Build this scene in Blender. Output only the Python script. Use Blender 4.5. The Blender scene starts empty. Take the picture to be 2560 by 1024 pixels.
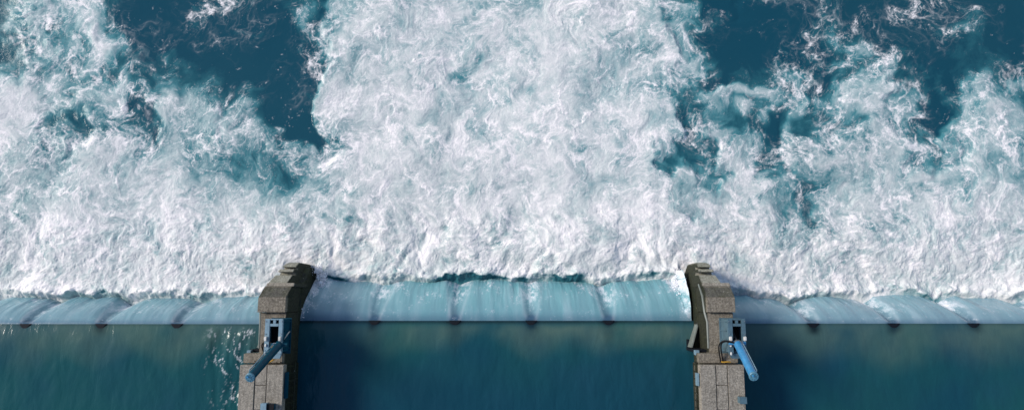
import bpy, bmesh, math, random
import numpy as np
from mathutils import Vector, Matrix
# ------------------------------------------------------------------ camera, sky, sun, exposure
SC = bpy.context.scene
COL = SC.collection
TH = math.radians(8.0); CT, ST = math.cos(TH), math.sin(TH)
FPX, CAMH = 1720.0, 43.0
CAMY = -CAMH*math.tan(TH)
cd = bpy.data.cameras.new("camera"); cam = bpy.data.objects.new("camera", cd); COL.objects.link(cam)
cam.location = (0, CAMY, CAMH); cam.rotation_euler = (TH, 0, 0)
cd.sensor_width = 36; cd.lens = 36*FPX/2560; cd.clip_end = 3000; cd.clip_start = .5
SC.camera = cam
SUN = Vector((-.80, .26, .60)).normalized()
el = math.asin(SUN.z); rot = math.atan2(SUN.x, SUN.y)
w = bpy.data.worlds.new("World"); SC.world = w; w.use_nodes = True
nt = w.node_tree; bg = nt.nodes['Background']
sky = nt.nodes.new('ShaderNodeTexSky'); sky.sky_type = 'NISHITA'; sky.sun_disc = False
sky.sun_elevation = el; sky.sun_rotation = rot; sky.altitude = 200; sky.air_density = 1.0; sky.dust_density = 1.0; sky.ozone_density = 1.0
nt.links.new(sky.outputs[0], bg.inputs[0]); bg.inputs[1].default_value = .10
sd = bpy.data.lights.new("sun", 'SUN'); so = bpy.data.objects.new("sun", sd); COL.objects.link(so)
sd.energy = 2.2; sd.angle = math.radians(16); sd.color = (1, .93, .855)
so.rotation_euler = SUN.to_track_quat('Z', 'Y').to_euler(); so.location = (-30, 20, 50)
SC.view_settings.view_transform = 'Standard'; SC.view_settings.look = 'None'
SC.view_settings.exposure = 0.63; SC.view_settings.gamma = 1

def W(px, py, z):
    """world point at height z seen at photo pixel (px, py)"""
    dx = (px-1280)/FPX; dy = -(py-512)/FPX
    k = (z-CAMH)/(dy*ST-CT)
    return dx*k, CAMY+(dy*CT+ST)*k
def PX(x, y, z):
    """photo pixel of a world point"""
    vy = y-CAMY; vz = z-CAMH
    u = vy*CT+vz*ST; d = vy*ST-vz*CT
    return 1280+FPX*x/d, 512-FPX*u/d
ZT = -3.6      # level of the tail water; the reservoir stands at z = 0

# ------------------------------------------------------------------ helpers
def tag(o, label=None, cat=None, group=None, kind=None):
    if label: o['label'] = label
    if cat: o['category'] = cat
    if group: o['group'] = group
    if kind: o['kind'] = kind
    return o
def empty(name, loc, label, cat, group=None):
    o = bpy.data.objects.new(name, None); COL.objects.link(o); o.location = loc; o.empty_display_size = .3
    return tag(o, label, cat, group)
def link(name, me, mat, parent=None):
    o = bpy.data.objects.new(name, me); COL.objects.link(o)
    if mat: me.materials.append(mat)
    if parent:
        o.parent = parent; o.location = -Vector(parent.location) if parent.parent is None else Vector((0, 0, 0))
    return o
class MB:
    """collects shapes in world coordinates and links them as ONE mesh"""
    def __init__(s): s.bm = bmesh.new()
    def add(s, verts, faces):
        vs = [s.bm.verts.new(v) for v in verts]
        for f in faces:
            try: s.bm.faces.new([vs[i] for i in f])
            except ValueError: pass
        return vs
    def box(s, x0, x1, y0, y1, z0, z1):
        return s.add([(x0,y0,z0),(x1,y0,z0),(x1,y1,z0),(x0,y1,z0),(x0,y0,z1),(x1,y0,z1),(x1,y1,z1),(x0,y1,z1)],
              [(3,2,1,0),(4,5,6,7),(0,1,5,4),(1,2,6,5),(2,3,7,6),(3,0,4,7)])
    def loft(s, secs):
        """secs: list of (y, xl, xr, zbot, ztopL, ztopR) running downstream"""
        v = []
        for (y, xl, xr, zb, zl, zr) in secs: v += [(xl,y,zb),(xr,y,zb),(xr,y,zr),(xl,y,zl)]
        f = [(3,2,1,0)]
        for i in range(len(secs)-1):
            a, b = 4*i, 4*i+4
            for k in range(4):
                k2 = (k+1) % 4
                f.append((a+k, a+k2, b+k2, b+k))
        n = 4*(len(secs)-1); f.append((n, n+1, n+2, n+3))
        return s.add(v, f)
    def tube(s, pts, r, n=10, cap=True):
        pts = [Vector(p) for p in pts]; rs = r if isinstance(r, (list, tuple)) else [r]*len(pts)
        rings = []; up = None
        for i, p in enumerate(pts):
            t = (pts[min(i+1, len(pts)-1)]-pts[max(i-1, 0)]).normalized()
            if up is None: up = t.orthogonal().normalized()
            up = (up-t*up.dot(t)).normalized(); sd = t.cross(up)
            rings.append([s.bm.verts.new(p+(up*math.cos(a)+sd*math.sin(a))*rs[i]) for a in [2*math.pi*k/n for k in range(n)]])
        for a, b in zip(rings[:-1], rings[1:]):
            for k in range(n): s.bm.faces.new((a[k], a[(k+1) % n], b[(k+1) % n], b[k]))
        if cap: s.bm.faces.new(rings[0][::-1]); s.bm.faces.new(rings[-1])
    def build(s, name, mat, parent=None, bevel=0, smooth=False):
        bmesh.ops.recalc_face_normals(s.bm, faces=s.bm.faces)
        if bevel: bmesh.ops.bevel(s.bm, geom=[e for e in s.bm.edges if e.calc_face_angle(0) > .5], offset=bevel, segments=2, affect='EDGES', clamp_overlap=True)
        me = bpy.data.meshes.new(name); s.bm.to_mesh(me); s.bm.free()
        if smooth:
            for p in me.polygons: p.use_smooth = True
            me.set_sharp_from_angle(angle=math.radians(35))
        return link(name, me, mat, parent)
def wcyl(p0, p1, r, n=20):
    m = MB(); m.tube([p0, p1], r, n); return m

# ------------------------------------------------------------------ materials
class NT:
    def __init__(s, name):
        s.m = bpy.data.materials.new(name); s.m.use_nodes = True; s.t = s.m.node_tree; s.b = s.t.nodes['Principled BSDF']
    def n(s, typ, **kw):
        o = s.t.nodes.new(typ)
        for k, v in kw.items(): setattr(o, k, v)
        return o
    def l(s, a, b): s.t.links.new(a, b)
    def attr(s, name): o = s.n('ShaderNodeAttribute'); o.attribute_name = name; return o.outputs['Fac']
    def obj(s, scale=(1,1,1)):
        c = s.n('ShaderNodeTexCoord'); m = s.n('ShaderNodeMapping'); m.inputs['Scale'].default_value = scale; s.l(c.outputs['Object'], m.inputs[0]); return m.outputs[0]
    def noise(s, vec, scale, detail=4, rough=.55, dist=0):
        o = s.n('ShaderNodeTexNoise'); o.inputs['Scale'].default_value = scale; o.inputs['Detail'].default_value = detail; o.inputs['Roughness'].default_value = rough; o.inputs['Distortion'].default_value = dist
        if vec: s.l(vec, o.inputs['Vector'])
        return o.outputs['Fac']
    def ramp(s, fac, stops):
        o = s.n('ShaderNodeValToRGB'); r = o.color_ramp
        while len(r.elements) < len(stops): r.elements.new(.5)
        for e, (p, c) in zip(r.elements, stops):
            e.position = p; e.color = (*c, 1) if len(c) == 3 else c
        s.l(fac, o.inputs[0]); return o.outputs[0]
    def mix(s, f, a, b, mode='MIX'):
        o = s.n('ShaderNodeMix', data_type='RGBA', blend_type=mode)
        for sock, v in ((o.inputs[0], f), (o.inputs[6], a), (o.inputs[7], b)):
            if isinstance(v, (int, float)): sock.default_value = v
            elif isinstance(v, tuple): sock.default_value = (*v, 1)
            else: s.l(v, sock)
        return o.outputs[2]
    def math(s, op, a, b=0.0, clamp=False):
        o = s.n('ShaderNodeMath', operation=op, use_clamp=clamp)
        for sock, v in ((o.inputs[0], a), (o.inputs[1], b)):
            if isinstance(v, (int, float)): sock.default_value = v
            else: s.l(v, sock)
        return o.outputs[0]
    def bump(s, h, strength, dist, prev=None):
        o = s.n('ShaderNodeBump'); o.inputs['Strength'].default_value = strength; o.inputs['Distance'].default_value = dist; s.l(h, o.inputs['Height'])
        if prev: s.l(prev, o.inputs['Normal'])
        return o.outputs[0]
    def set(s, **kw):
        for k, v in kw.items():
            i = s.b.inputs[k.replace('_', ' ')]
            if isinstance(v, (int, float)): i.default_value = v
            elif isinstance(v, tuple): i.default_value = (*v, 1)
            else: s.l(v, i)
        return s
def concrete(name, base, green=0.0, dark=.5):
    t = NT(name); v = t.obj()
    n1 = t.noise(v, 1.1, 6, .65); n2 = t.noise(v, 9, 5, .7); n3 = t.noise(v, 26, 4, .8)
    c = t.mix(t.ramp(n1, [(.3, (0,0,0)), (.7, (1,1,1))]), tuple(b*dark for b in base), base)
    c = t.mix(t.ramp(n2, [(.42, (0,0,0)), (.62, (1,1,1))]), c, tuple(min(1, b*1.32) for b in base))
    c = t.mix(t.math('MULTIPLY', t.ramp(n3, [(.50, (0,0,0)), (.60, (1,1,1))]), .75), c, tuple(b*.36 for b in base))
    # pale lichen spots and runs of dirt
    vo = t.n('ShaderNodeTexVoronoi'); vo.inputs['Scale'].default_value = 5.5; t.l(v, vo.inputs['Vector'])
    sp = t.ramp(vo.outputs['Distance'], [(.10, (1,1,1)), (.2, (0,0,0))])
    c = t.mix(t.math('MULTIPLY', sp, t.ramp(t.noise(v, 2.2), [(.5, (0,0,0)), (.6, (1,1,1))])), c, (.42, .40, .36))
    run = t.noise(t.obj((6, .7, .7)), 1.5, 4, .6)
    c = t.mix(t.math('MULTIPLY', t.ramp(run, [(.5, (0,0,0)), (.68, (1,1,1))]), .45), c, tuple(b*.3 for b in base))
    if green:
        g = t.ramp(t.noise(v, 1.8, 5, .6), [(.50-green*.25, (0,0,0)), (.72-green*.2, (1,1,1))])
        c = t.mix(t.math('MULTIPLY', g, green), c, (.075, .085, .03))
    # wet algae with painted-in shade darkens the low upright side faces
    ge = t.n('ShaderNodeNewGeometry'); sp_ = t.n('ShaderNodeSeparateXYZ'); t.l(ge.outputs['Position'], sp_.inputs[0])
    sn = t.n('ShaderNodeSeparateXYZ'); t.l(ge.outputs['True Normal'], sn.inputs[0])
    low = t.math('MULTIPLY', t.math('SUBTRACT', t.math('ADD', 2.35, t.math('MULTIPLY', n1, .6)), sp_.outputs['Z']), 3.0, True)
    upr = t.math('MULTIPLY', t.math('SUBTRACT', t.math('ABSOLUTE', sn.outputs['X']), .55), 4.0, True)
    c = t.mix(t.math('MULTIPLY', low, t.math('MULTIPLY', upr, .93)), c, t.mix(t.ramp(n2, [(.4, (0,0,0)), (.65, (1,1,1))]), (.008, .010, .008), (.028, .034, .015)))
    t.set(Base_Color=c, Roughness=.88, Specular_IOR_Level=.15, Normal=t.bump(n3, .55, .04, t.bump(n2, .6, .05)))
    return t.m
def paint(name, col, wear=(.07, .06, .05), amt=.35, rough=.42, metal=0.0):
    t = NT(name); v = t.obj()
    n1 = t.noise(v, 3, 5, .65); n2 = t.noise(v, 17, 5, .7)
    c = t.mix(t.ramp(n1, [(.35, (0,0,0)), (.7, (1,1,1))]), tuple(k*.72 for k in col), col)
    c = t.mix(t.math('MULTIPLY', t.ramp(n2, [(.56, (0,0,0)), (.66, (1,1,1))]), amt), c, wear)
    t.set(Base_Color=c, Roughness=rough, Metallic=metal, Normal=t.bump(n2, .2, .01))
    return t.m
M = {}
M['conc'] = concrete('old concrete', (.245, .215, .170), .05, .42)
M['conc_dark'] = concrete('darkened chamfer concrete', (.125, .118, .10), .25, .45)  # darker tone standing in for shading between chamfer and block
M['conc_light'] = concrete('concrete deck slab', (.31, .28, .232), 0, .55)
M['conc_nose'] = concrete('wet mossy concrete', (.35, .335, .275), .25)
M['conc_wet'] = concrete('wet dark concrete', (.055, .058, .05), .5)
M['seal'] = paint('white sealing lip', (.17, .19, .17), (.10, .12, .08), .5, .5)
M['frame_pale'] = paint('pale blue grey steel', (.21, .33, .40), (.05, .07, .08), .3)
M['frame_teal'] = paint('slate blue steel', (.085, .155, .195), (.03, .04, .045), .35)
M['dark_blue'] = paint('petrol blue paint', (.001, .056, .092), (.004, .03, .04), .2, .5)
M['sky_blue'] = paint('bright blue paint', (.045, .26, .52), (.12, .20, .26), .22, .3)
M['cap_blue'] = paint('blue end cap', (.09, .24, .33), (.03, .06, .08), .45, .4)
M['steel'] = paint('bright steel', (.45, .46, .47), (.12, .10, .08), .3, .3, .8)
M['white'] = paint('white plastic', (.72, .71, .67), (.3, .28, .24), .3, .5)
M['yellow'] = paint('yellow paint', (.50, .27, .025), (.12, .08, .03), .4, .5)
M['rubber'] = paint('black rubber', (.012, .012, .013), (.03, .03, .03), .2, .5)
M['void'] = paint('dark wet steel and void shade', (.008, .011, .016), (.014, .018, .024), .4, .6)
M['gate'] = paint('algae covered steel', (.06, .065, .04), (.02, .02, .015), .5, .6)
for k_ in ('dark_blue', 'void', 'rubber'): M[k_].node_tree.nodes['Principled BSDF'].inputs['Specular IOR Level'].default_value = .15
WATER_RAMP = [(.08, (.008, .062, .096)), (.30, (.022, .120, .150)), (.45, (.070, .235, .265)), (.62, (.29, .42, .43)), (.80, (.53, .585, .575)), (1.0, (.69, .69, .675))]
FOAMWHITE = (.955, .89, .865)
DM = """
3474533200000000 0023688788888888 8889888888431130 0001000000000000
3465454300000000 0024278887887788 8888888878441110 0000220000001000
5544445300000000 0012278888888888 7789887778341000 0001330000013200
3464344311232101 0001587788885588 8798988887332111 1003432320023312
4434345432324211 1101676788887678 7788878766544212 3311555422233536
6655356654545313 2001787788888788 8789888776651123 2212466743124644
7874565523646423 3000788888888888 7898787888445665 4344467744136656
8875546643657645 4201788888888899 8888988887255543 1354457644157676
8875446542677766 6530588898989888 9989998887246556 1567568743367767
7776567766777756 5776478887888887 9998898885233775 2678877863356666
6765667677777767 6656778788888898 8898888884334388 2577787775347666
6767778778777667 6655778897898798 8798787888754488 4367877877556776
7767888778887787 7777788887998889 9888688888667787 6647877877767777
7678888787887887 8788887888979899 9898787888758887 7637778778787877
7778888877888888 8888888898979989 9999878888888888 7768877887777887
8888999888898889 9999889989989999 9998988989989988 8888887888888888
8998999999999899 9999999999999999 9999999999999999 9999999989999899
8999999999999999 9999999999999999 9999999999999999 9999999999999999
"""
def fixrow(r):
    r=r.replace(' ','')
    assert len(r)==64,(r,len(r))
    return [int(c) for c in r]
D=np.array([fixrow(r) for r in DM.strip().split('\n')],float)/9
R=np.random.RandomState
def tile(seed,beta,lo=1,hi=200,n=1024):
    r=R(seed); w=np.fft.rfft2(r.randn(n,n))
    fy=np.fft.fftfreq(n)*n; fx=np.fft.rfftfreq(n)*n
    k=np.sqrt(fy[:,None]**2+fx[None]**2); k[0,0]=1
    a=k**(-beta)*np.exp(-(k/hi)**2)*(1-np.exp(-(k/lo)**2)); a[0,0]=0
    t=np.fft.irfft2(w*a,s=(n,n)); return (t/t.std()).astype(np.float32)
def samp(t,x,y,scale):
    n=t.shape[0]; u=(x*(n/scale))%n; v=(y*(n/scale))%n
    i=np.floor(u).astype(np.int32); j=np.floor(v).astype(np.int32); fu=(u-i).astype(np.float32); fv=(v-j).astype(np.float32)
    i%=n; j%=n; i1=(i+1)%n; j1=(j+1)%n
    return (t[j,i]*(1-fu)+t[j,i1]*fu)*(1-fv)+(t[j1,i]*(1-fu)+t[j1,i1]*fu)*fv
def ss(a,b,x):
    t=np.clip((x-a)/(b-a),0,1); return t*t*(3-2*t)
def dens(px,py):
    u=np.clip(px/40-.5,0,62.999); v=np.clip(py/40-.5,0,16.999)
    i=u.astype(int); j=v.astype(int); fu=u-i; fv=v-j
    fu=fu*fu*(3-2*fu); fv=fv*fv*(3-2*fv)
    return (D[j,i]*(1-fu)+D[j,i+1]*fu)*(1-fv)+(D[j+1,i]*(1-fu)+D[j+1,i+1]*fu)*fv
def vor(x,y,seed,cell):
    """F1,F2 of jittered-grid points"""
    n=256; r=R(seed); jx=r.rand(n,n); jy=r.rand(n,n)
    u=x/cell; v=y/cell; i0=np.floor(u).astype(int); j0=np.floor(v).astype(int)
    f1=np.full(x.shape,9.); f2=f1.copy()
    for a in(-1,0,1):
        for b in(-1,0,1):
            i=i0+a; j=j0+b
            d=(i+jx[j%n,i%n]-u)**2+(j+jy[j%n,i%n]-v)**2
            f2=np.minimum(f2,np.maximum(f1,d)); f1=np.minimum(f1,d)
    return np.sqrt(f1),np.sqrt(f2)
TA=tile(1,2.6,3,60); TB=tile(2,2.2,3,120); TC=tile(3,1.7,4,170); TDn=tile(4,1.2,8,420)
def vel(t):
    # curl of the potential tile
    gx=(np.roll(t,-1,1)-np.roll(t,1,1)); gy=(np.roll(t,-1,0)-np.roll(t,1,0))
    s=np.sqrt((gx**2+gy**2).mean()); return (gy/s).astype(np.float32),(-gx/s).astype(np.float32)
V1=vel(tile(11,3.2,4,30)); V2=vel(tile(12,3.0,4,60)); V3=vel(tile(13,3.0,4,60))
def foam(x,y,px_of):
    """x,y world metres on the tail water; returns fields"""
    qx=x.astype(np.float32); qy=y.astype(np.float32)
    N=20
    A=[]
    for s in range(N):
        vx=.026*samp(V1[0],qx,qy,34)+.026*samp(V2[0],qx+7,qy+3,21)+.010*samp(V3[0],qx-4,qy+9,8)
        vy=.026*samp(V1[1],qx,qy,34)+.026*samp(V2[1],qx+7,qy+3,21)+.010*samp(V3[1],qx-4,qy+9,8)
        qx=qx-vx; qy=qy-vy
        if s in(3,10): A.append((qx.copy(),qy.copy()))
    A.append((qx,qy))
    (ax,ay),(bx,by),(cx,cy)=A
    return A
ROPES=[[(1480,15),(1450,60),(1410,80),(1395,130),(1392,155),(1404,180),(1400,215),(1397,250),(1410,275)],
[(1500,265),(1460,285),(1435,330),(1420,360)],[(1640,40),(1600,55),(1540,80),(1480,110)],[(1595,155),(1570,190),(1540,225),(1520,245)],
[(925,70),(965,85),(985,110),(992,145)],[(975,215),(985,235),(978,260),(975,300)],[(1095,140),(1105,160),(1112,200),(1110,215)],[(1175,220),(1215,225),(1235,260),(1228,300),(1225,360)],
[(842,205),(825,240),(815,260)],[(1625,210),(1660,232),(1700,230),(1722,250),(1735,290),(1742,320),(1700,355)],[(1745,205),(1790,190)],[(1660,170),(1700,190),(1722,215)],
[(2305,210),(2325,235),(2325,275),(2310,295),(2270,300)],[(2225,235),(2260,215),(2300,212)],[(2215,270),(2205,310),(2215,355)],[(2520,270),(2515,300),(2495,350)],[(2550,185),(2515,165),(2520,200),(2545,200)],
[(1955,370),(1985,440),(2010,470),(2012,540)],[(1850,490),(1835,560),(1810,600)],[(2390,370),(2400,440),(2420,470)],[(2460,490),(2470,560),(2450,620),(2420,650)],[(2060,480),(2080,520),(2065,545)],[(2210,520),(2240,490),(2280,510)],
[(20,85),(60,100),(90,125),(110,140)],[(60,0),(90,30),(100,60),(110,75)],[(190,65),(185,110),(175,160),(190,200)],[(250,60),(245,130),(240,160)],[(40,270),(80,290),(92,300)],[(430,10),(480,30),(500,45)],[(510,40),(550,65),(558,80)],[(600,10),(640,50)],
[(215,190),(270,205),(320,205),(365,235)],[(380,250),(375,285)],[(290,270),(330,295)],[(940,500),(980,440),(1020,420),(1060,440)],[(1065,470),(1060,520),(1080,600),(1060,660)],[(1040,150),(1100,140)],
[(130,500),(170,480),(210,490)],[(125,560),(140,600),(180,590),(250,620),(290,640)],[(440,520),(460,560),(470,640)],[(640,640),(700,600),(740,560)],[(1130,560),(1200,590),(1230,650)],[(1390,560),(1380,620),(1400,680)],[(1640,610),(1690,600),(1730,620)],[(1240,400),(1290,440),(1330,520)]]
def ropes(px,py):
    m=np.full(px.shape,1e9,np.float32)
    for k,l in enumerate(ROPES):
        xs=[p[0] for p in l]; ys=[p[1] for p in l]
        s=(px>min(xs)-30)&(px<max(xs)+30)&(py>min(ys)-30)&(py<max(ys)+30)
        if not s.any(): continue
        X=px[s]; Y=py[s]; b=m[s]
        for (a0,a1),(b0,b1) in zip(l[:-1],l[1:]):
            dx=b0-a0; dy=b1-a1; t=np.clip(((X-a0)*dx+(Y-a1)*dy)/(dx*dx+dy*dy),0,1)
            b=np.minimum(b,np.hypot(X-a0-t*dx,Y-a1-t*dy))
        m[s]=b
    return m
def combine(x,y,pxof):
    (ax,ay),(bx,by),(cx,cy)=foam(x,y,None)
    wx=x+.55*(bx-x)+.25*(cx-x); wy=y+.55*(by-y)+.25*(cy-y)
    px0,py0=pxof(x,y); px,py=pxof(wx+.45*samp(TA,x,y,13)+.14*samp(TB,ax,ay,7),wy+.45*samp(TA,x+6,y+3,13)+.14*samp(TB,ax+4,ay+4,7))
    d=dens(px,py)
    n1=samp(TB,cx,cy,26); n2=samp(TC,cx,cy,15); n3=samp(TDn,bx,by,14); n4=samp(TDn,x+3,y,9); nb=samp(TA,x,y,40); n5=samp(TB,ax,ay,10)
    def rid(t,u,v,s,w): return np.exp(-np.abs(samp(t,u,v,s))/w)
    near=ss(430,650,py0)
    cov=d+.15*n1+.07*n2+.06*n3+.05*n5
    g=ss(.12,.55,cov)
    # dense: nearly closed foam; thin: lacy webs over dark water
    pt=samp(TB,bx+11,by+4,19); pt2=samp(TB,ax+2,ay+8,8)
    aer=np.clip(1.08*(d-.5)+.52+.08*n1+.05*n2+.04*nb+.03*n5-.10*ss(.2,1.5,pt)-.06*ss(.1,1.3,pt2)-.02*n3,0,1)
    r1=rid(TB,cx+3,cy,24,.06); r2=rid(TB,bx,by+5,13,.10); r3=rid(TB,bx+9,by+2,8,.13); r4=rid(TC,ax,ay+7,8,.20); r5=rid(TC,cx,cy,17,.16)
    ux=.2*ax+.8*bx; uy=.2*ay+.8*by; f1,f2=vor(ux+.22*n2+.12*n3,uy*.85+.22*n1+.12*n4,5,2.1); ee=f2-f1; cell=.75*np.exp(-(ee/.05))+.5*np.exp(-(ee/.17)**2)*(.6+.5*n5*.6); dome=np.clip(1-f1,0,1)
    g1,g2=vor(ux+.10*n2+.07*n4,uy+.12*n3,6,.62); cell2=np.exp(-((g2-g1)/.10))
    k1,k2=vor(ax+.07*n3,ay+.07*n4,7,.28); cell3=np.exp(-((k2-k1)/.16))
    web=.50*r2+.40*r3+.10*r4+.10*r5+.46*cell2+.22*cell3*ss(-.5,1,n2)
    web=web*(.78+.16*n3+.18*n5+.06*n4)
    line=(web-.16)*(.26+.94*g)*ss(.10,.50,cov)
    line=line+(r1*.55+cell*.85*(.75+.15*n4))*ss(.22,.55,cov)*ss(-1.8,.9,n1+nb)
    hole=ss(.25,.85,1-g1)*ss(-.8,1.0,n1+.6*n5)
    rp=ropes(px0+9*samp(TA,x,y,9)+5*samp(TB,x,y,5)+2.0*n4,py0+9*samp(TA,x+9,y+4,9)+5*samp(TB,x+3,y,5)+2.0*n3)
    rope=(np.exp(-(rp/4.2)**2)*.55+.40*np.exp(-(rp/16)**2)*(r3+r4*.8+.3*n3))*np.clip(.55+.55*samp(TB,x+5,y,12),.1,1)
    line=line+np.clip(rope,0,1)*ss(-.05,.3,d)
    dark=ss(.40,.05,d)
    fleck=ss(2.5,3.6,n3+.5*samp(TDn,x,y,6)+.6*nb)*.4+.17*(1.3*r1+r2+.8*r3+.3*cell2)*ss(-.7,1.6,.45*nb+.7*n1+.3*n2)
    line=line+fleck*dark
    clump=samp(TB,bx+3,by*.75+6,13)+.5*samp(TC,ax,ay,9)
    wx2,wy2=bx+.16*n2,ay*.8+.16*n3
    m1,m2=vor(wx2,wy2,9,.95); c4=np.exp(-((m2-m1)/.13)); q1,q2=vor(ax+.1*n3,ay*.85+.1*n2,10,.42); c5=np.exp(-((q2-q1)/.2))
    line=line+(.25+.75*near)*ss(.5,.9,cov)*.42*ss(-.3,1.5,clump)+near*(.36*c4+.22*c5*ss(-1,1,n5)-.04)
    aer=aer-near*(.13*ss(.0,1.5,-clump)+.06*ss(.3,1.4,n5)+.02*n3)
    line=np.clip(line,0,1)
    aer=np.clip(aer+.06*near-(.17-.09*near)*ss(.15,.75,dome)*ss(.5,.75,d)*ss(-.9,.8,n5+n2)-.06*(1-.6*near)*samp(TA,x+8,y+2,26)*ss(.3,.6,d)+.012*n4*g,0,1)
    aer=np.clip(aer-.13*hole*ss(.4,.7,d),0,1); line=line*(1-.35*hole)
    b1=np.abs(samp(TA,ax,ay*.6,22)); b2=np.abs(samp(TA,ax+5,ay*.75,9)); b3=np.abs(samp(TB,ax,ay+5,5)); mid=.40+.60*ss(16,11,np.abs(x+.9))
    h=.12*nb+.03*n1+.012*r1*g+.015*cell*g+.15*np.sqrt(dome)*ss(.2,.7,d)+.03*np.clip(rope,0,1)+.010*line
    pile=(.40*np.minimum(b1,1.6)+.15*np.minimum(b2,1.6))*mid+.05*b3+.05*c4+.02*c5
    h=h*(.14+.86*ss(.15,.8,d))+near*pile*.55
    return dict(aer=aer,line=line,h=h,d=d,near=near)
# ------------------------------------------------------------------ grids of water
def grid(name, X, Y, Z, attrs, mat, parent=None):
    ny, nx = X.shape
    me = bpy.data.meshes.new(name)
    co = np.empty((nx*ny, 3), np.float32); co[:, 0] = X.ravel(); co[:, 1] = Y.ravel(); co[:, 2] = Z.ravel()
    i = (np.arange(ny-1)[:, None]*nx+np.arange(nx-1)[None]).ravel()
    q = np.stack([i, i+1, i+nx+1, i+nx], 1).astype(np.int32)
    me.vertices.add(nx*ny); me.vertices.foreach_set('co', co.ravel())
    me.loops.add(q.size); me.loops.foreach_set('vertex_index', q.ravel())
    me.polygons.add(len(q)); me.polygons.foreach_set('loop_start', np.arange(len(q), dtype=np.int32)*4)
    me.update(calc_edges=True)
    me.polygons.foreach_set('use_smooth', np.ones(len(q), bool))
    for k, v in attrs.items():
        a = me.attributes.new(k, 'FLOAT', 'POINT'); a.data.foreach_set('value', v.astype(np.float32).ravel())
    return link(name, me, mat, parent)
X0S = (-14.73, 11.30)                   # the two piers' block edges
SEAMS = {'l': [-330, -132, 60, 250, 440], 'm': [935, 1137, 1328, 1522], 'r': [2035, 2237, 2437, 2640, 2840]}
BAYS = {'l': (-44., -14.90, -7.40, 1.95), 'm': (-13.13, 11.12, -7.20, 2.95), 'r': (12.90, 44., -7.37, 1.95)}
def seamx(b): return np.array([W(p, 805, 0)[0] for p in SEAMS[b]])
def seamd(x, b):
    s = seamx(b); k = np.abs(x[..., None]-s).argmin(-1); return x-s[k]
def advance(x, b):
    """how far the falling sheet lands downstream of the lip"""
    d = seamd(x, b); a = BAYS[b][3]
    return a-(.50 if b != 'm' else .34)*np.exp(-(np.abs(d+.1)/.75)**1.3)+.10*samp(TB, x, x*0+2, 14)+.07*np.cos(d*1.3)
def base_line(x):
    yb = np.full(x.shape, -99.)
    for b in BAYS:
        m = (x > BAYS[b][0]) & (x < BAYS[b][1]); yb[m] = BAYS[b][2]+advance(x[m], b)
    return yb

# ---- tail water with foam
xs = np.concatenate([-36-np.cumsum(np.linspace(.06, 2.5, 50))[::-1], np.arange(-36, 36.01, .043), 36+np.cumsum(np.linspace(.06, 2.5, 50))])
ys = np.concatenate([np.arange(-8.6, 16.2, .043), 16.2+np.cumsum(np.linspace(.06, 3.5, 60))])
X, Y = np.meshgrid(xs, ys)
F = combine(X, Y, lambda a, b: PX(a, b, ZT))
aer, line, h = F['aer'], F['line'], F['h']
yb = base_line(X)
dist = Y-yb-.06*samp(TC, X, Y, 9)-.10*samp(TB, X, Y, 12)
teal = (1-ss(-.02, .07, dist))*ss(-.9, .5, samp(TB, X, Y, 16))
teal[yb < -50] = 0; teal *= np.where(np.abs(X+1) > 12.6, .6, 1)
aer = aer*(1-.62*teal); line = line*(1-teal)
h = h*ss(-.55, .16, dist)+.22*np.exp(-((dist-.12)/.32)**2)*(1+.4*samp(TB, X, Y, 6))
far = ss(33, 60, np.abs(X))
Z = ZT+h
t = NT('foaming river water')
A, L = t.attr('aer'), t.attr('line'); v = t.obj()
wat = t.ramp(A, WATER_RAMP)
tint = t.noise(v, .07, 3)
wat = t.mix(t.math('MULTIPLY', t.ramp(tint, [(.4, (0,0,0)), (.62, (1,1,1))]), t.math('SUBTRACT', .5, t.math('MULTIPLY', A, .5))), wat, (.014, .072, .102), 'MIX')
fine = t.noise(v, 11, 6, .75, .6)
L2 = t.math('ADD', L, t.math('MULTIPLY', t.math('SUBTRACT', fine, .5), t.math('MULTIPLY', A, .22)), True)
c = t.mix(L2, wat, FOAMWHITE)
am = t.math('MAXIMUM', A, L2); rf = t.math('ADD', .11, t.math('MULTIPLY', t.math('MULTIPLY', am, am), .7))
t.set(Base_Color=c, Roughness=rf, Normal=t.bump(fine, .18, .03, t.bump(t.noise(v, 3.0, 4, .6, .4), .12, .08)))
t.b.inputs['IOR'].default_value = 1.33; t.b.inputs['Specular IOR Level'].default_value = .2
M['foam'] = t.m
ro = grid('river_water', X, Y, Z, dict(aer=aer, line=line), M['foam']); tag(ro, 'white foaming turbulent river water below the weir', None, None, 'structure')

# ---- reservoir water, bay by bay, and the falling sheets
t = NT('reservoir water')
v = t.obj(); O, Dk, Fk, G = t.attr('shoal'), t.attr('dusky'), t.attr('fleck'), t.attr('green')
c = t.mix(G, (.007, .053, .080), (.011, .078, .080))
c = t.mix(O, c, (.094, .150, .120))
c = t.mix(Dk, c, (.008, .018, .022))  # dark tone at splitters and lip, with pier shadow painted in
c = t.mix(t.ramp(t.noise(v, .25, 3), [(.45, (0,0,0)), (.75, (.5,.5,.5))]), c, (.012, .058, .092))
c = t.mix(Fk, c, (.80, .82, .84))
b1 = t.bump(t.noise(t.obj((1.3, .45, 1)), .9, 3, .5, .8), .35, .12); b2 = t.bump(t.noise(t.obj((1, .6, 1)), 4, 4, .6, .6), .17, .04, b1)
t.set(Base_Color=c, Roughness=.13, Specular_IOR_Level=.35, Normal=b2); t.b.inputs['IOR'].default_value = 1.33
M['res'] = t.m
t = NT('falling water')
v = t.obj(); Wh, Dk, Aq, S = t.attr('white'), t.attr('dark'), t.attr('aqua'), t.attr('streak')
c = t.mix(Aq, (.24, .34, .41), (.15, .36, .395))
c = t.mix(t.ramp(S, [(.35, (0,0,0)), (1.0, (.42,.42,.42))]), c, (.52, .64, .70))
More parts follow.
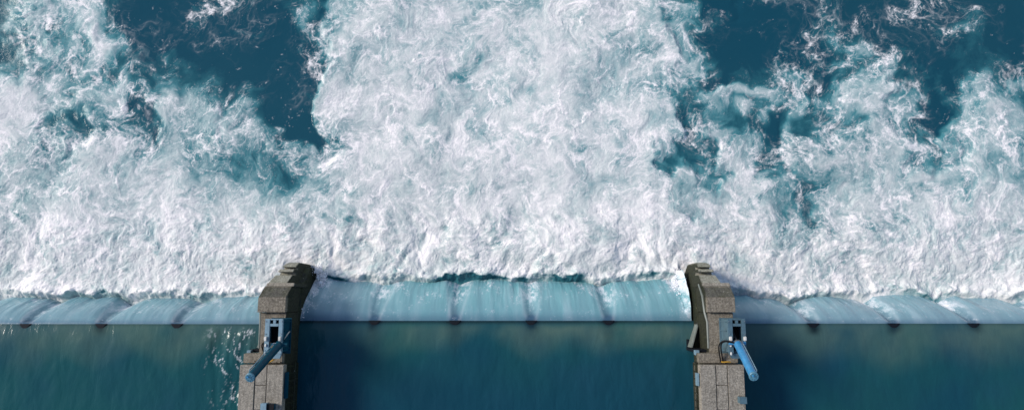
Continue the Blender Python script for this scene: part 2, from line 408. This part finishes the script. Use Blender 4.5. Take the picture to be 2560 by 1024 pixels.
c = t.mix(Dk, c, (.045, .10, .16))
c = t.mix(Wh, c, (.84, .82, .86))
t.set(Base_Color=c, Roughness=.28, Normal=t.bump(S, .35, .04)); t.b.inputs['IOR'].default_value = 1.33
M['fall'] = t.m
LAB = {'l': 'bluish', 'm': 'aqua', 'r': 'lilac'}
for b, (xa, xb, yc, adv) in BAYS.items():
    sx = seamx(b)
    lo = {'l': -90, 'm': -14.0, 'r': 12.2}[b]; hi = {'l': -14.0, 'm': 12.2, 'r': 90}[b]
    xs = np.arange(max(lo, -36), min(hi, 36)+.001, .06)
    if lo < -36: xs = np.concatenate([np.linspace(lo, -36.5, 30), xs])
    if hi > 36: xs = np.concatenate([xs, np.linspace(36.5, hi, 30)])
    ys = np.concatenate([np.linspace(-160, -17, 50), np.arange(-16.9, yc-.03, .06), [yc]])
    X, Y = np.meshgrid(xs, ys)
    d = seamd(X, b); up = yc-Y
    nlo = samp(TA, X, Y, 30); nm = samp(TB, X, Y, 14)
    Z = -.16*np.exp(-(up/.45)**1.2)+.012*samp(TB, X*1.2, Y*.6, 9)*ss(.1, 1.2, up)
    width = {'l': 1.9, 'm': 1.5, 'r': 2.1}[b]+.3*np.cos(d*1.25)+.35*nlo
    shoal = (1-ss(.35*width, 1.35*width, up+.10*nm))*(.85-.15*np.abs(nm))
    if b == 'm': shoal = shoal*(.35+.65*ss(.12, .55, up))*ss(-14, 11, X)**.3*.95
    if b != 'm': shoal *= .72
    sw = {'l': .42, 'm': .36, 'r': .46}[b]
    dusky = np.exp(-(np.abs(d)/sw)**2.2)*(1-ss(.15, .75, up+.15*nm))*.9+np.exp(-(d/.42)**2)*(1-ss(.4, 1.9, up))*(.40 if b == 'm' else .12)
    if b == 'm': dusky += .55*(1-ss(.05, .3, up))
    dusky += .25*(1-ss(0, .22, up))
    gr = ss(-1.2, 1.4, nlo+(.9 if b == 'l' else 0)) * .8
    fleck = np.zeros(X.shape); wave = 0
    if b == 'l':   # churned strip beside the pier
        pr = ss(-19.4, -16.6, X+.35*nm+.22*(Y+10))*ss(.05, .6, up)
        fl = .8*samp(TC, X*2.0+.3*nm, Y*.7, 6)+.75*samp(TDn, X*1.6, Y*.75, 7)+.4*samp(TB, X, Y*.6, 9)
        fleck = ss(1.1, 2.6, fl+.7*(pr-.5))*pr*.75
        fleck += ss(4.3, 4.8, samp(TDn, X, Y, 7)+.5*samp(TB, X, Y, 20))*.8*ss(.6, 2, up)
        wave = .035*samp(TB, X*1.5, Y*.55, 8)*pr
        gr = np.clip(gr+.3*pr, 0, 1)
    if b == 'm': gr = gr*ss(5.5, 1.0, up)+.35*ss(2.6, .6, up)
    if b == 'm':
        dusky += .20*ss(.6, 1.8, samp(TC, X*1.4, Y*.8, 12)+.4)*np.exp(-((X+12.1)/.45)**2)  # pier shadow painted as dark blotches along the left wall
    Z = Z+wave
    at = dict(shoal=np.clip(shoal, 0, 1), dusky=np.clip(dusky, 0, 1), fleck=np.clip(fleck, 0, 1), green=gr)
    o = grid('reservoir_water', X, Y, Z, at, M['res'])
    tag(o, 'calm deep blue reservoir water in the %s bay' % {'l': 'left', 'm': 'middle', 'r': 'right'}[b], None, None, 'structure')
    # falling sheet
    xs = np.arange(xa, xb+.001, .04) if b == 'm' else (np.arange(-36, xb+.001, .04) if b == 'l' else np.arange(xa, 36, .04))
    s = np.linspace(0, 1.06, 110)
    X, S = np.meshgrid(xs, s); d = seamd(X, b)
    ad = advance(X, b); sd0 = {'l': 1, 'm': 0, 'r': -1}[b]
    nS = samp(TC, X*1.8+S*.3+.5*sd0*S, S*1.1+7, 13); nL = samp(TB, X*1.3+S*.3, S*1.0+3, 16); nf = samp(TDn, X*1.7, S*3.3, 6)
    sd_ = {'l': 1, 'm': .0, 'r': -1}[b]
    dd = d-(.10+.10*sd_)*S                           # the seam drifts aside on its way down
    hw = .26+.50*S                                   # half width of the torn gap
    groove = np.exp(-(np.abs(dd)/hw)**2)
    Yv = yc+ad*S*(1-.10*groove*(1-S))-(.07 if b == 'm' else .15)*groove*ss(0, .25, S)+.03*nL*S+.015*nS*S
    drop = -.16-(3.9+.16)*(S**1.75)
    curt = np.exp(-((xb-X)/(.26+.08*nf*.5+.06*nL))**2)*ss(.02, .3, S)*(.85+.12*nS*.5) if b == 'm' else 0
    Zv = drop*(1-.80*curt)-(.06 if b == 'm' else .13)*groove*ss(0, .2, S)+.02*nL*S
    gapn = samp(TC, X, S*3, 6)+.7*nf
    rimL = np.exp(-((dd+hw*1.15)/.12)**2); rimR = np.exp(-((dd-hw*1.1)/.12)**2)
    white = groove*ss(.1, 2.2, gapn+1.3*S)*ss(.2, .8, S)*.65+(.14 if b == 'm' else .26)*rimL*(1-.8*S)*ss(0, .15, S)+.10*rimR
    # froth where the sheet drags along the pier walls
    dl = X-xa if b != 'l' else X*0+99; dr = xb-X if b != 'r' else X*0+99
    wl = .35+1.15*S**1.1; e = np.maximum(np.exp(-(dl/wl)**2), np.exp(-(dr/(wl*.8))**2))
    white = white+ss(.45, 1.6, e*1.15+.34*gapn+.15*samp(TDn, X*2, S*6, 5))*(.30+.60*S)
    white = white+ss(.80, 1.05, S+.05*nL)*.18
    dark = (.5 if b == 'm' else .75)*np.exp(-(np.abs(d)/.34)**2)*(1-ss(.0, .42, S))+(.28 if b == 'm' else .50)*groove*(1-ss(.1, .9, S+.2*gapn))*(1-.3*S)  # seam shadow painted in as a dark wedge below each splitter
    dark = dark+.18*np.exp(-(dl/2.2)**2)*(1-.5*S)  # pier shadow painted along the left edge of the sheet
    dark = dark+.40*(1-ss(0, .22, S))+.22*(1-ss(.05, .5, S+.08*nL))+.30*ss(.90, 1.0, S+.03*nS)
    aq = {'l': .55, 'm': .9, 'r': .45}[b]+.35*S-.15+.1*nL
    if b == 'm': aq = aq-.6*np.exp(-((X+12)/3.2)**2)
    st = .45+.14*nS+.16*nL
    at = dict(white=np.clip(white, 0, 1), dark=np.clip(dark, 0, 1), aqua=np.clip(aq, 0, 1), streak=np.clip(st, 0, 1))
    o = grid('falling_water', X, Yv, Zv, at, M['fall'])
    tag(o, '%s sheet of water falling over the %s gate' % (LAB[b], {'l': 'left', 'm': 'middle', 'r': 'right'}[b]), None, None, 'structure')

# ------------------------------------------------------------------ gates under the water
for b, (xa, xb, yc, adv) in BAYS.items():
    side = {'l': 'left', 'm': 'middle', 'r': 'right'}[b]
    xa2, xb2 = max(xa, -40)+.03, min(xb, 40)-.03
    g = empty('weir_gate', ((xa2+xb2)/2, yc-1, -3), {'l': 'submerged flap gate holding the water left of the dark blue cylinder pier', 'm': 'submerged flap gate between the two concrete piers', 'r': 'submerged flap gate right of the bright blue cylinder pier'}[b], 'gate', 'flap gates of the weir')
    m = MB(); m.add([(xa2, yc-.10, -.34), (xb2, yc-.10, -.34), (xb2, yc-4.2, -4.0), (xa2, yc-4.2, -4.0), (xa2, yc-.02, -.46), (xb2, yc-.02, -.46), (xb2, yc-4.1, -4.3), (xa2, yc-4.1, -4.3)],
          [(0,1,2,3),(7,6,5,4),(0,4,5,1),(1,5,6,2),(2,6,7,3),(3,7,4,0)])
    m.build('gate_leaf', M['gate'], g)
    for sx in seamx(b):
        if xa2+.4 < sx < xb2-.4 and abs(sx) < 36:
            m = MB(); z1 = -.045
            m.add([(sx-.12, yc-.60, -.3), (sx+.12, yc-.60, -.3), (sx+.50, yc+.04, -.5), (sx-.50, yc+.04, -.5), (sx-.06, yc-.36, -.10), (sx+.06, yc-.36, -.10), (sx+.36, yc+.01, -.085), (sx-.36, yc+.01, -.085)],
                  [(3,2,1,0),(4,5,6,7),(0,1,5,4),(1,2,6,5),(2,3,7,6),(3,0,4,7)])
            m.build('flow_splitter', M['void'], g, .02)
    m = MB(); m.box(xa2, xb2, yc-.2, yc-.05, -9, -4.4); m.build('sill', M['conc_wet'], g)

# ------------------------------------------------------------------ piers
def pier(x0, label, slab_label):
    p = empty('concrete_pier', (x0+.8, -9, ZT), label, 'pier', 'concrete piers between the gates')
    X = lambda a: x0+a
    # body under the deck
    m = MB()
    m.loft([(-34, X(-.15), X(1.58), -9, 2.55, 2.55), (-9.0, X(-.15), X(1.58), -9, 2.55, 2.55), (-8.98, X(.10), X(1.58), -9, 2.42, 2.42), (-6.66, X(.10), X(1.58), -9, 2.42, 2.42)])
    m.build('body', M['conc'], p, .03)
    # wet foot of the pier that stands in the flow
    m = MB(); m.loft([(-33, X(-.16), X(1.60), -9, -.1, -.1), (-8.3, X(-.16), X(1.60), -9, .10, .10), (-7.0, X(-.04), X(1.62), -9, .35, .15), (-5.2, X(.02), X(1.66), -9, .1, -.2), (-4.2, X(.30), X(1.55), -9, -1.5, -1.8), (-3.8, X(.45), X(1.45), -9, -2.2, -2.4)])
    m.build('wet_footing', M['conc_wet'], p, .03)
    # capping block
    m = MB(); m.loft([(-6.64, X(0), X(1.63), 1.95, 2.75, 2.75), (-5.78, X(.02), X(1.63), 1.95, 2.75, 2.75)])
    m.build('block', M['conc'], p, .02)
    m = MB(); m.loft([(-5.78, X(.02), X(1.63), 1.6, 2.74, 2.74), (-5.12, X(.05), X(1.66), 1.3, 1.84, 1.84)]); m.build('chamfer', M['conc_dark'], p, .015)
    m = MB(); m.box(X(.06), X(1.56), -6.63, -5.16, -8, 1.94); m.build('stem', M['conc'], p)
    m = MB(); m.loft([(-5.14, X(.06), X(1.74), -1, 1.74, 1.74), (-4.92, X(.06), X(1.72), -1, 1.56, 1.56)])
    m.build('ledge', M['conc_light'], p, .03)
    # nose sloping into the tail water with two raised cross ribs
    m = MB()
    m.loft([(-4.93, X(.09), X(1.24), -8, 1.50, 1.50), (-4.42, X(.17), X(1.22), -8, .46, .46), (-4.41, X(.17), X(1.22), -8, -.25, -.25), (-4.22, X(.23), X(1.20), -8, -.30, -.30),
            (-4.21, X(.23), X(1.20), -8, .30, .30), (-4.04, X(.28), X(1.19), -8, .06, .06), (-4.03, X(.28), X(1.19), -8, -.62, -.62), (-3.90, X(.33), X(1.19), -8, -.70, -.70),
            (-3.89, X(.33), X(1.19), -8, -.22, -.22), (-3.66, X(.42), X(1.19), -8, -.62, -.70), (-3.56, X(.52), X(1.12), -8, -1.05, -1.15)])
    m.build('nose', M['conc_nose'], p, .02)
    # shelf and deck slab of three strips
    m = MB(); m.box(X(-.62), X(1.62), -9.50, -8.97, 2.0, 2.86); m.build('shelf', M['conc'], p, .03)
    sl = MB(); sl.box(X(-.64), X(1.80), -34, -9.58, 2.60, 3.06); sl.box(X(-.66), X(.20), -34, -9.57, 3.063, 3.20); sl.box(X(.90), X(1.82), -34, -9.57, 3.063, 3.20)
    y = -9.58
    for L in (1.13, 1.35, 1.5, 1.5, 1.5, 1.5, 1.5, 1.5, 1.5, 1.5, 1.5, 1.5, 1.5, 1.5):
        sl.box(X(.235), X(.865), y-L+.03, y, 3.065, 3.17); y -= L
    s = sl.build('deck_slab', M['conc_light'], p, .02)
    # white run-off streaked corner strip and seal board at the recess
    m = MB(); pts = [(X(-.01), -5.0, 1.1), (X(-.02), -5.7, 1.9), (X(.0), -6.66, 2.2), (X(.08), -7.2, 2.36), (X(.08), -8.7, 2.38)]
    m.tube(pts, [.05, .07, .08, .07, .06], 7); m.build('edge_strip', M['seal'], p, 0, True)
    # gate recess, its shade put in as near-black boxes
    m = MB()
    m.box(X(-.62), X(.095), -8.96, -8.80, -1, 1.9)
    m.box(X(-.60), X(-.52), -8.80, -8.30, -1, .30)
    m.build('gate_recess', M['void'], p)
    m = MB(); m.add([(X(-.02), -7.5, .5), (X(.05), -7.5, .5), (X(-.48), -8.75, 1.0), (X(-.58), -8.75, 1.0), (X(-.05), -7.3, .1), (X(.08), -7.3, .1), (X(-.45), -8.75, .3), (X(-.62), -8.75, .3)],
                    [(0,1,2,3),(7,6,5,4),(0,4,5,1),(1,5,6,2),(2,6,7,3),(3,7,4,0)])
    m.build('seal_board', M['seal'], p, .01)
    m = MB(); m.box(X(-.66), X(-.42), -9.1, -8.82, 1.9, 2.3); m.build('bracket', M['frame_pale'], p, .02)
    return p
P1 = pier(X0S[0], 'rough concrete pier carrying the dark petrol blue cylinder', None)
P2 = pier(X0S[1], 'rough concrete pier carrying the bright sky blue cylinder', None)
def wall_fittings(x0, sgn, p):
    """ladder-like service strip with pipes on the pier side that faces the middle bay"""
    X = (lambda a: x0+1.58+a) if sgn > 0 else (lambda a: x0-.15-a)
    xo = lambda a, b: (min(X(a), X(b)), max(X(a), X(b)))
    m = MB(); a, b = xo(.01, .10)
    m.box(a, b, -20, -9.7, -.2, .35); m.build('waling', M['conc_light' if sgn < 0 else 'conc_wet'], p, .02)
    m = MB(); a, b = (x0+1.83, x0+1.95) if sgn > 0 else (x0-.80, x0-.68)
    if sgn > 0: m.box(a, b, -11.45, -10.0, 2.6, 3.0)
    else: m.box(a, b, -10.75, -10.05, 2.6, 3.0)
    m.build('side_plate', M['dark_blue'] if sgn > 0 else M['frame_pale'], p, .01)
    m = MB()
    for k in range(14):
        y = -9.75-k*.42
        m.tube([(X(.02), y, 2.3-.02*k), (X(.16), y-.05, 1.2), (X(.12), y-.02, .2)], .035, 6)
    m.tube([(X(.2), -9.6, 1.0), (X(.22), -20, 1.0)], .05, 7)
    m.build('pipework', M['conc_wet'], p, 0, True)
wall_fittings(X0S[0], 1, P1); wall_fittings(X0S[1], -1, P2)

# ------------------------------------------------------------------ cylinder mounts and cylinders
def bezier(p, n=14):
    p = [Vector(q) for q in p]; out = []
    for i in range(n+1):
        t = i/n; q = p[:]
        while len(q) > 1: q = [q[k]*(1-t)+q[k+1]*t for k in range(len(q)-1)]
        out.append(q[0])
    return out
def mount(x0, mat, dark, label):
    g = empty('cylinder_mount', (x0+1.33, -7.9, 2.42), label, 'steel mount', 'steel cylinder mounts')
    xl, xr = x0+.84, x0+1.84; z0, z1 = 2.43, 3.75
    y1 = W(0, 796, 3.75)[1]; y0 = W(0, 896, 3.75)[1]; ys_ = W(0, 808, 3.75)[1]; yw = W(0, 815, 3.75)[1]; yb = W(0, 884, 3.75)[1]
    m = MB()
    m.box(xl, xl+.27, y0+.28, y1, z1-.16, z1); m.box(xr-.23, xr, y0+.28, y1, z1-.16, z1)           # rails
    m.box(xl+.27, xr-.23, yw, ys_, z1-.16, z1-.003)                                                    # cross piece
    m.box(xl+.27, xr-.23, y1-.07, y1, z1-.16, z1-.003)
    m.box(xl+.44, xr-.40, ys_, y1-.07, z1-.15, z1-.02)                                             # tie between the two slots
    m.build('frame', mat, g, .015)
    m = MB(); m.add([(xl+.05, y0+.28, z1-.16), (xr-.05, y0+.28, z1-.16), (xr-.16, y0, z1-.2), (xl+.22, y0, z1-.2), (xl+.05, y0+.28, z1-.3), (xr-.05, y0+.28, z1-.3), (xr-.16, y0, z1-.34), (xl+.22, y0, z1-.34)],
                    [(0,1,2,3),(7,6,5,4),(0,4,5,1),(1,5,6,2),(2,6,7,3),(3,7,4,0)]); m.build('end_plate', mat, g, .01)
    for a, b in ((xl+.01, xl+.09), (xr-.09, xr-.01)):
        m = MB(); m.box(a, b, y0+.35, y1-.03, z0, z1-.163)
        for k in range(4): m.box(a-.06 if a < x0+1.2 else b, a if a < x0+1.2 else b+.06, y0+.5+k*.5, y0+.55+k*.5, z0, z1-.25)
        m.build('side_cheek', dark, g, .008)
    m = MB(); m.box(xl-.1, xr+.08, y0+.2, y1+.02, z0-.02, z0+.05); m.build('base_plate', dark, g, .01)
    m = MB(); m.box(xl+.1, xr-.1, y1-.16, y1-.1, z0+.05, z1-.17); m.box(xl+.12, xr-.12, y0+.4, y1-.2, z0+.06, z0+.4); m.build('pit', M['void'], g)  # near-black boxes standing in for the shade inside the frame opening
    yt = W(0, 850, 3.75)[1]
    for a in (xl+.10, xr-.10):
        m = MB(); m.box(a-.08, a+.08, yt-.02, yt+.22, z1+.003, z1+.16); m.build('bearing_cap', M['white'], g, .03)
    for yy in (yt-.35, yt-.8):
        m = MB(); m.box(xl+.05, xl+.15, yy, yy+.16, z1+.003, z1+.09); m.build('bearing_cap', M['white'], g, .02)
    for yy in (y1-.15, yt+.35, yt-.55):
        for a in (xl+.06, xr-.06):
            m = MB(); m.tube([(a, yy, z1+.002), (a, yy, z1+.04)], .028, 6); m.build('bolt', M['steel'], g)
    return g
def cylinder(x0, pb, pt, matb, mcap, label, hose):
    zb, zt = 3.95, 7.5
    B = Vector((*W(*pb, zb), zb)); T = Vector((*W(*pt, zt), zt)); u = (T-B).normalized(); r = .218
    g = empty('hydraulic_cylinder', tuple(B), label, 'hydraulic cylinder', 'hydraulic cylinders on the piers')
    m = MB(); m.tube([B+u*.1, B+u*.12, T-u*.12, T-u*.10], [r-.02, r, r, r-.03], 36); m.build('barrel', matb, g, 0, True)
    m = MB(); m.tube([T-u*.11, T-u*.10, T-u*.02, T], [r*.8, r+.022, r+.022, r], 36); c = m.build('end_cap', mcap, g, 0, True)
    side = u.cross(Vector((1, 0, 0))).normalized(); s2 = u.cross(side)
    m = MB()
    m.tube([T+u*.001, T+u*.03], r*.5, 20)
    for k in range(8):
        a = k*math.pi/4; q = T+(side*math.cos(a)+s2*math.sin(a))*r*.76; m.tube([q, q+u*.035], .026, 6)
    cb = m.build('cap_bolts', mcap, g)
    q = T+s2*.06+side*.09; m = MB(); m.tube([q+u*.03, q+u*.11], .045, 8); m.build('port_plug', M['sky_blue'], g)
    m = MB(); m.tube([B-u*.06, B-u*.04, B+u*.09, B+u*.11], [r*.7, r*1.06, r*1.06, r*.8], 30); m.build('gland', M['steel'] if hose == 'r' else M['dark_blue'], g, 0, True)
    R0 = B-u*1.75+Vector((-.02, .12, 0))
    m = MB(); m.tube([B-u*.02, R0], .075, 16); m.build('piston_rod', M['steel'], g, 0, True)
    m = MB(); m.tube([B-u*.05+Vector((-.46, 0, -.02)), B-u*.05+Vector((.46, 0, -.02))], .10, 16); m.build('trunnion', matb, g, 0, True)
    # feed pipe clipped along the barrel
    off = (Vector((.62, .25, .3))-u*Vector((.62, .25, .3)).dot(u)).normalized()*(r+.05) if hose == 'r' else (Vector((-.5, .5, .3))-u*Vector((-.5, .5, .3)).dot(u)).normalized()*(r+.05)
    m = MB(); m.tube([B+off*.7+u*.05, B+off+u*.3, T+off-u*.45, T+off*.6-u*.2], .028, 8); m.build('feed_pipe', M['cap_blue'] if hose == 'l' else M['frame_pale'], g, 0, True)
    m = MB(); a = B-u*.0+Vector((-.16 if hose == 'l' else .12, .05, .2)); m.box(a.x-.11, a.x+.11, a.y-.09, a.y+.09, a.z-.12, a.z+.06); m.build('valve_block', M['steel'], g, .02)
    m = MB(); a = a+Vector((-.12, -.12, -.02)); m.tube([a+Vector((0,0,-.03)), a+Vector((0,0,.04))], .10, 12); m.build('fitting', M['yellow'], g)
    m = MB()
    for k in range(2):
        o = .10*k
        if hose == 'r':
            P = [B+Vector((-.1, 0, .1)), Vector((*W(1815, 846+k*4, 4.0), 4.0)), Vector((*W(1786+k*5, 845, 3.9), 3.9)), Vector((*W(1797+k*6, 872, 3.2), 3.2)), Vector((*W(1802+k*6, 904, 2.95), 2.95))]
        else:
            P = [B+Vector((-.15, 0, .0)), Vector((*W(668, 850+k*2, 3.6), 3.6)), Vector((*W(640+k*5, 850, 3.2), 3.2)), Vector((*W(658+k*6, 870, 2.7), 2.7)), Vector((*W(664+k*6, 892, 2.75), 2.75))]
        m.tube(bezier(P), .04, 8)
    m.build('hose', M['rubber'], g, 0, True)
    return g
mount(X0S[0], M['frame_pale'], M['dark_blue'], 'pale blue grey steel frame under the dark blue cylinder')
mount(X0S[1], M['frame_teal'], M['frame_teal'], 'slate blue steel frame under the bright blue cylinder')
cylinder(X0S[0], (697, 862), (624, 944), M['dark_blue'], M['cap_blue'], 'dark petrol blue hydraulic cylinder leaning to the lower left', 'l')
cylinder(X0S[1], (1844, 858), (1885, 941), M['sky_blue'], M['cap_blue'], 'bright sky blue hydraulic cylinder leaning to the lower right', 'r')

# ------------------------------------------------------------------ small fittings on the decks
def box_at(name, px, py, w_, d_, h_, mat, lidmat, label, cat, grp=None):
    z = 3.203; x, y = W(px, py, z+h_)
    g = empty(name, (x, y, z), label, cat, grp)
    m = MB(); m.box(x-w_/2, x+w_/2, y-d_/2, y+d_/2, z, z+h_-.035); m.build('housing', mat, g, .012)
    m = MB(); m.box(x-w_/2-.015, x+w_/2+.015, y-d_/2-.015, y+d_/2+.015, z+h_-.032, z+h_); m.build('lid', lidmat, g, .008)
    m = MB(); m.box(x-w_*.3, x-w_*.18, y+d_/2+.016, y+d_/2+.04, z+h_*.3, z+h_*.6); m.build('latch', M['steel'], g)
    return g
box_at('junction_box', 1859, 1000, .36, .34, .5, M['frame_teal'], M['frame_teal'], 'square slate blue box at the deck edge below the bright blue cylinder', 'junction box')
box_at('junction_box', 658, 1016, .30, .36, .45, M['frame_pale'], M['frame_pale'], 'pale grey blue box on the deck below the dark blue cylinder', 'junction box')
box_at('junction_box', 675, 1017, .40, .34, .34, M['dark_blue'], M['rubber'], 'near black box standing right beside the pale box on the deck', 'junction box')
def yellow(pxs, z, label):
    pts = [Vector((*W(px, py, z+dz), z+dz)) for px, py, dz in pxs]
    m = MB(); m.tube(bezier(pts, 10), .042, 8)
    o = m.build('yellow_hose', M['yellow'], None, 0, True); tag(o, label, 'hose')
yellow([(666, 909, 0), (672, 904, .05), (678, 902, .1), (686, 897, .0)], 3.25, 'short yellow hose end lying beneath the dark blue cylinder')
yellow([(1803, 903, 0), (1810, 906, .03), (1816, 902, .06), (1826, 904, 0)], 3.22, 'short yellow hose at the head of the right deck slab')
# rubble and grit in the joint between shelf and slab
rnd = random.Random(5)
for x0, lab in ((X0S[0], 'dark grit and stones in the joint of the left pier deck'), (X0S[1], 'dark grit and stones in the joint of the right pier deck')):
    m = MB()
    for k in range(70):
        x = x0+rnd.uniform(-.6, 1.6); y = -9.54+rnd.uniform(-.05, .05); r = rnd.uniform(.015, .045); z = 2.62
        res = bmesh.ops.create_icosphere(m.bm, subdivisions=1, radius=r, matrix=Matrix.Translation((x, y+rnd.uniform(0, .1), 2.62 if y < -9.5 else 2.88)) @ Matrix.Diagonal((1, rnd.uniform(.6, 1), .6, 1)))
    o = m.build('grit', M['rubber'] if x0 < 0 else M['conc']); tag(o, lab, 'grit', None, 'stuff')

# ------------------------------------------------------------------ spray thrown up beside the piers
t = NT('spray drops'); t.set(Base_Color=(.86, .85, .89), Roughness=.35); M['spray'] = t.m
def drops(name, pts, label):
    base = bmesh.new(); bmesh.ops.create_icosphere(base, subdivisions=1, radius=1)
    bv = np.array([v.co[:] for v in base.verts]); bf = np.array([[v.index for v in f.verts] for f in base.faces]); base.free()
    n = len(pts); P = np.array([p[:3] for p in pts]); Rr = np.array([p[3:6] for p in pts])
    V = (bv[None]*Rr[:, None]+P[:, None]).reshape(-1, 3); Fc = (bf[None]+(np.arange(n)*len(bv))[:, None, None]).reshape(-1, 3)
    me = bpy.data.meshes.new(name); me.from_pydata(V.tolist(), [], Fc.tolist()); me.polygons.foreach_set('use_smooth', np.ones(len(Fc), bool))
    o = link(name, me, M['spray']); tag(o, label, 'spray', None, 'stuff')
r = np.random.RandomState(3)
def cloud(n, path, spread, rad):
    out = []
    for _ in range(n):
        t_ = r.rand()*(len(path)-1); i = int(t_); f = t_-i; a = np.array(path[i]); b_ = np.array(path[min(i+1, len(path)-1)])
        q = a*(1-f)+b_*f+r.randn(3)*np.array(spread)
        s_ = rad*np.exp(r.randn()*.5); out.append((*q, s_*r.uniform(.7, 1.5), s_*r.uniform(.8, 2.2), s_))
    return out
x1 = X0S[0]+1.66
drops('spray', cloud(2000, [(x1+.10, -6.9, -.5), (x1+.35, -5.9, -1.6), (x1+.6, -5.2, -2.5), (x1+.55, -4.5, -2.9), (x1+.1, -3.9, -2.9)], (.16, .20, .22), .018), 'white spray thrown up along the right side of the left pier')
x1 = X0S[1]-.15
drops('spray', cloud(1500, [(x1-.12, -6.7, -.9), (x1-.35, -6.0, -1.5), (x1-.45, -5.2, -2.5), (x1-.05, -4.3, -2.9)], (.13, .20, .2), .018), 'white spray thrown up along the left side of the right pier')
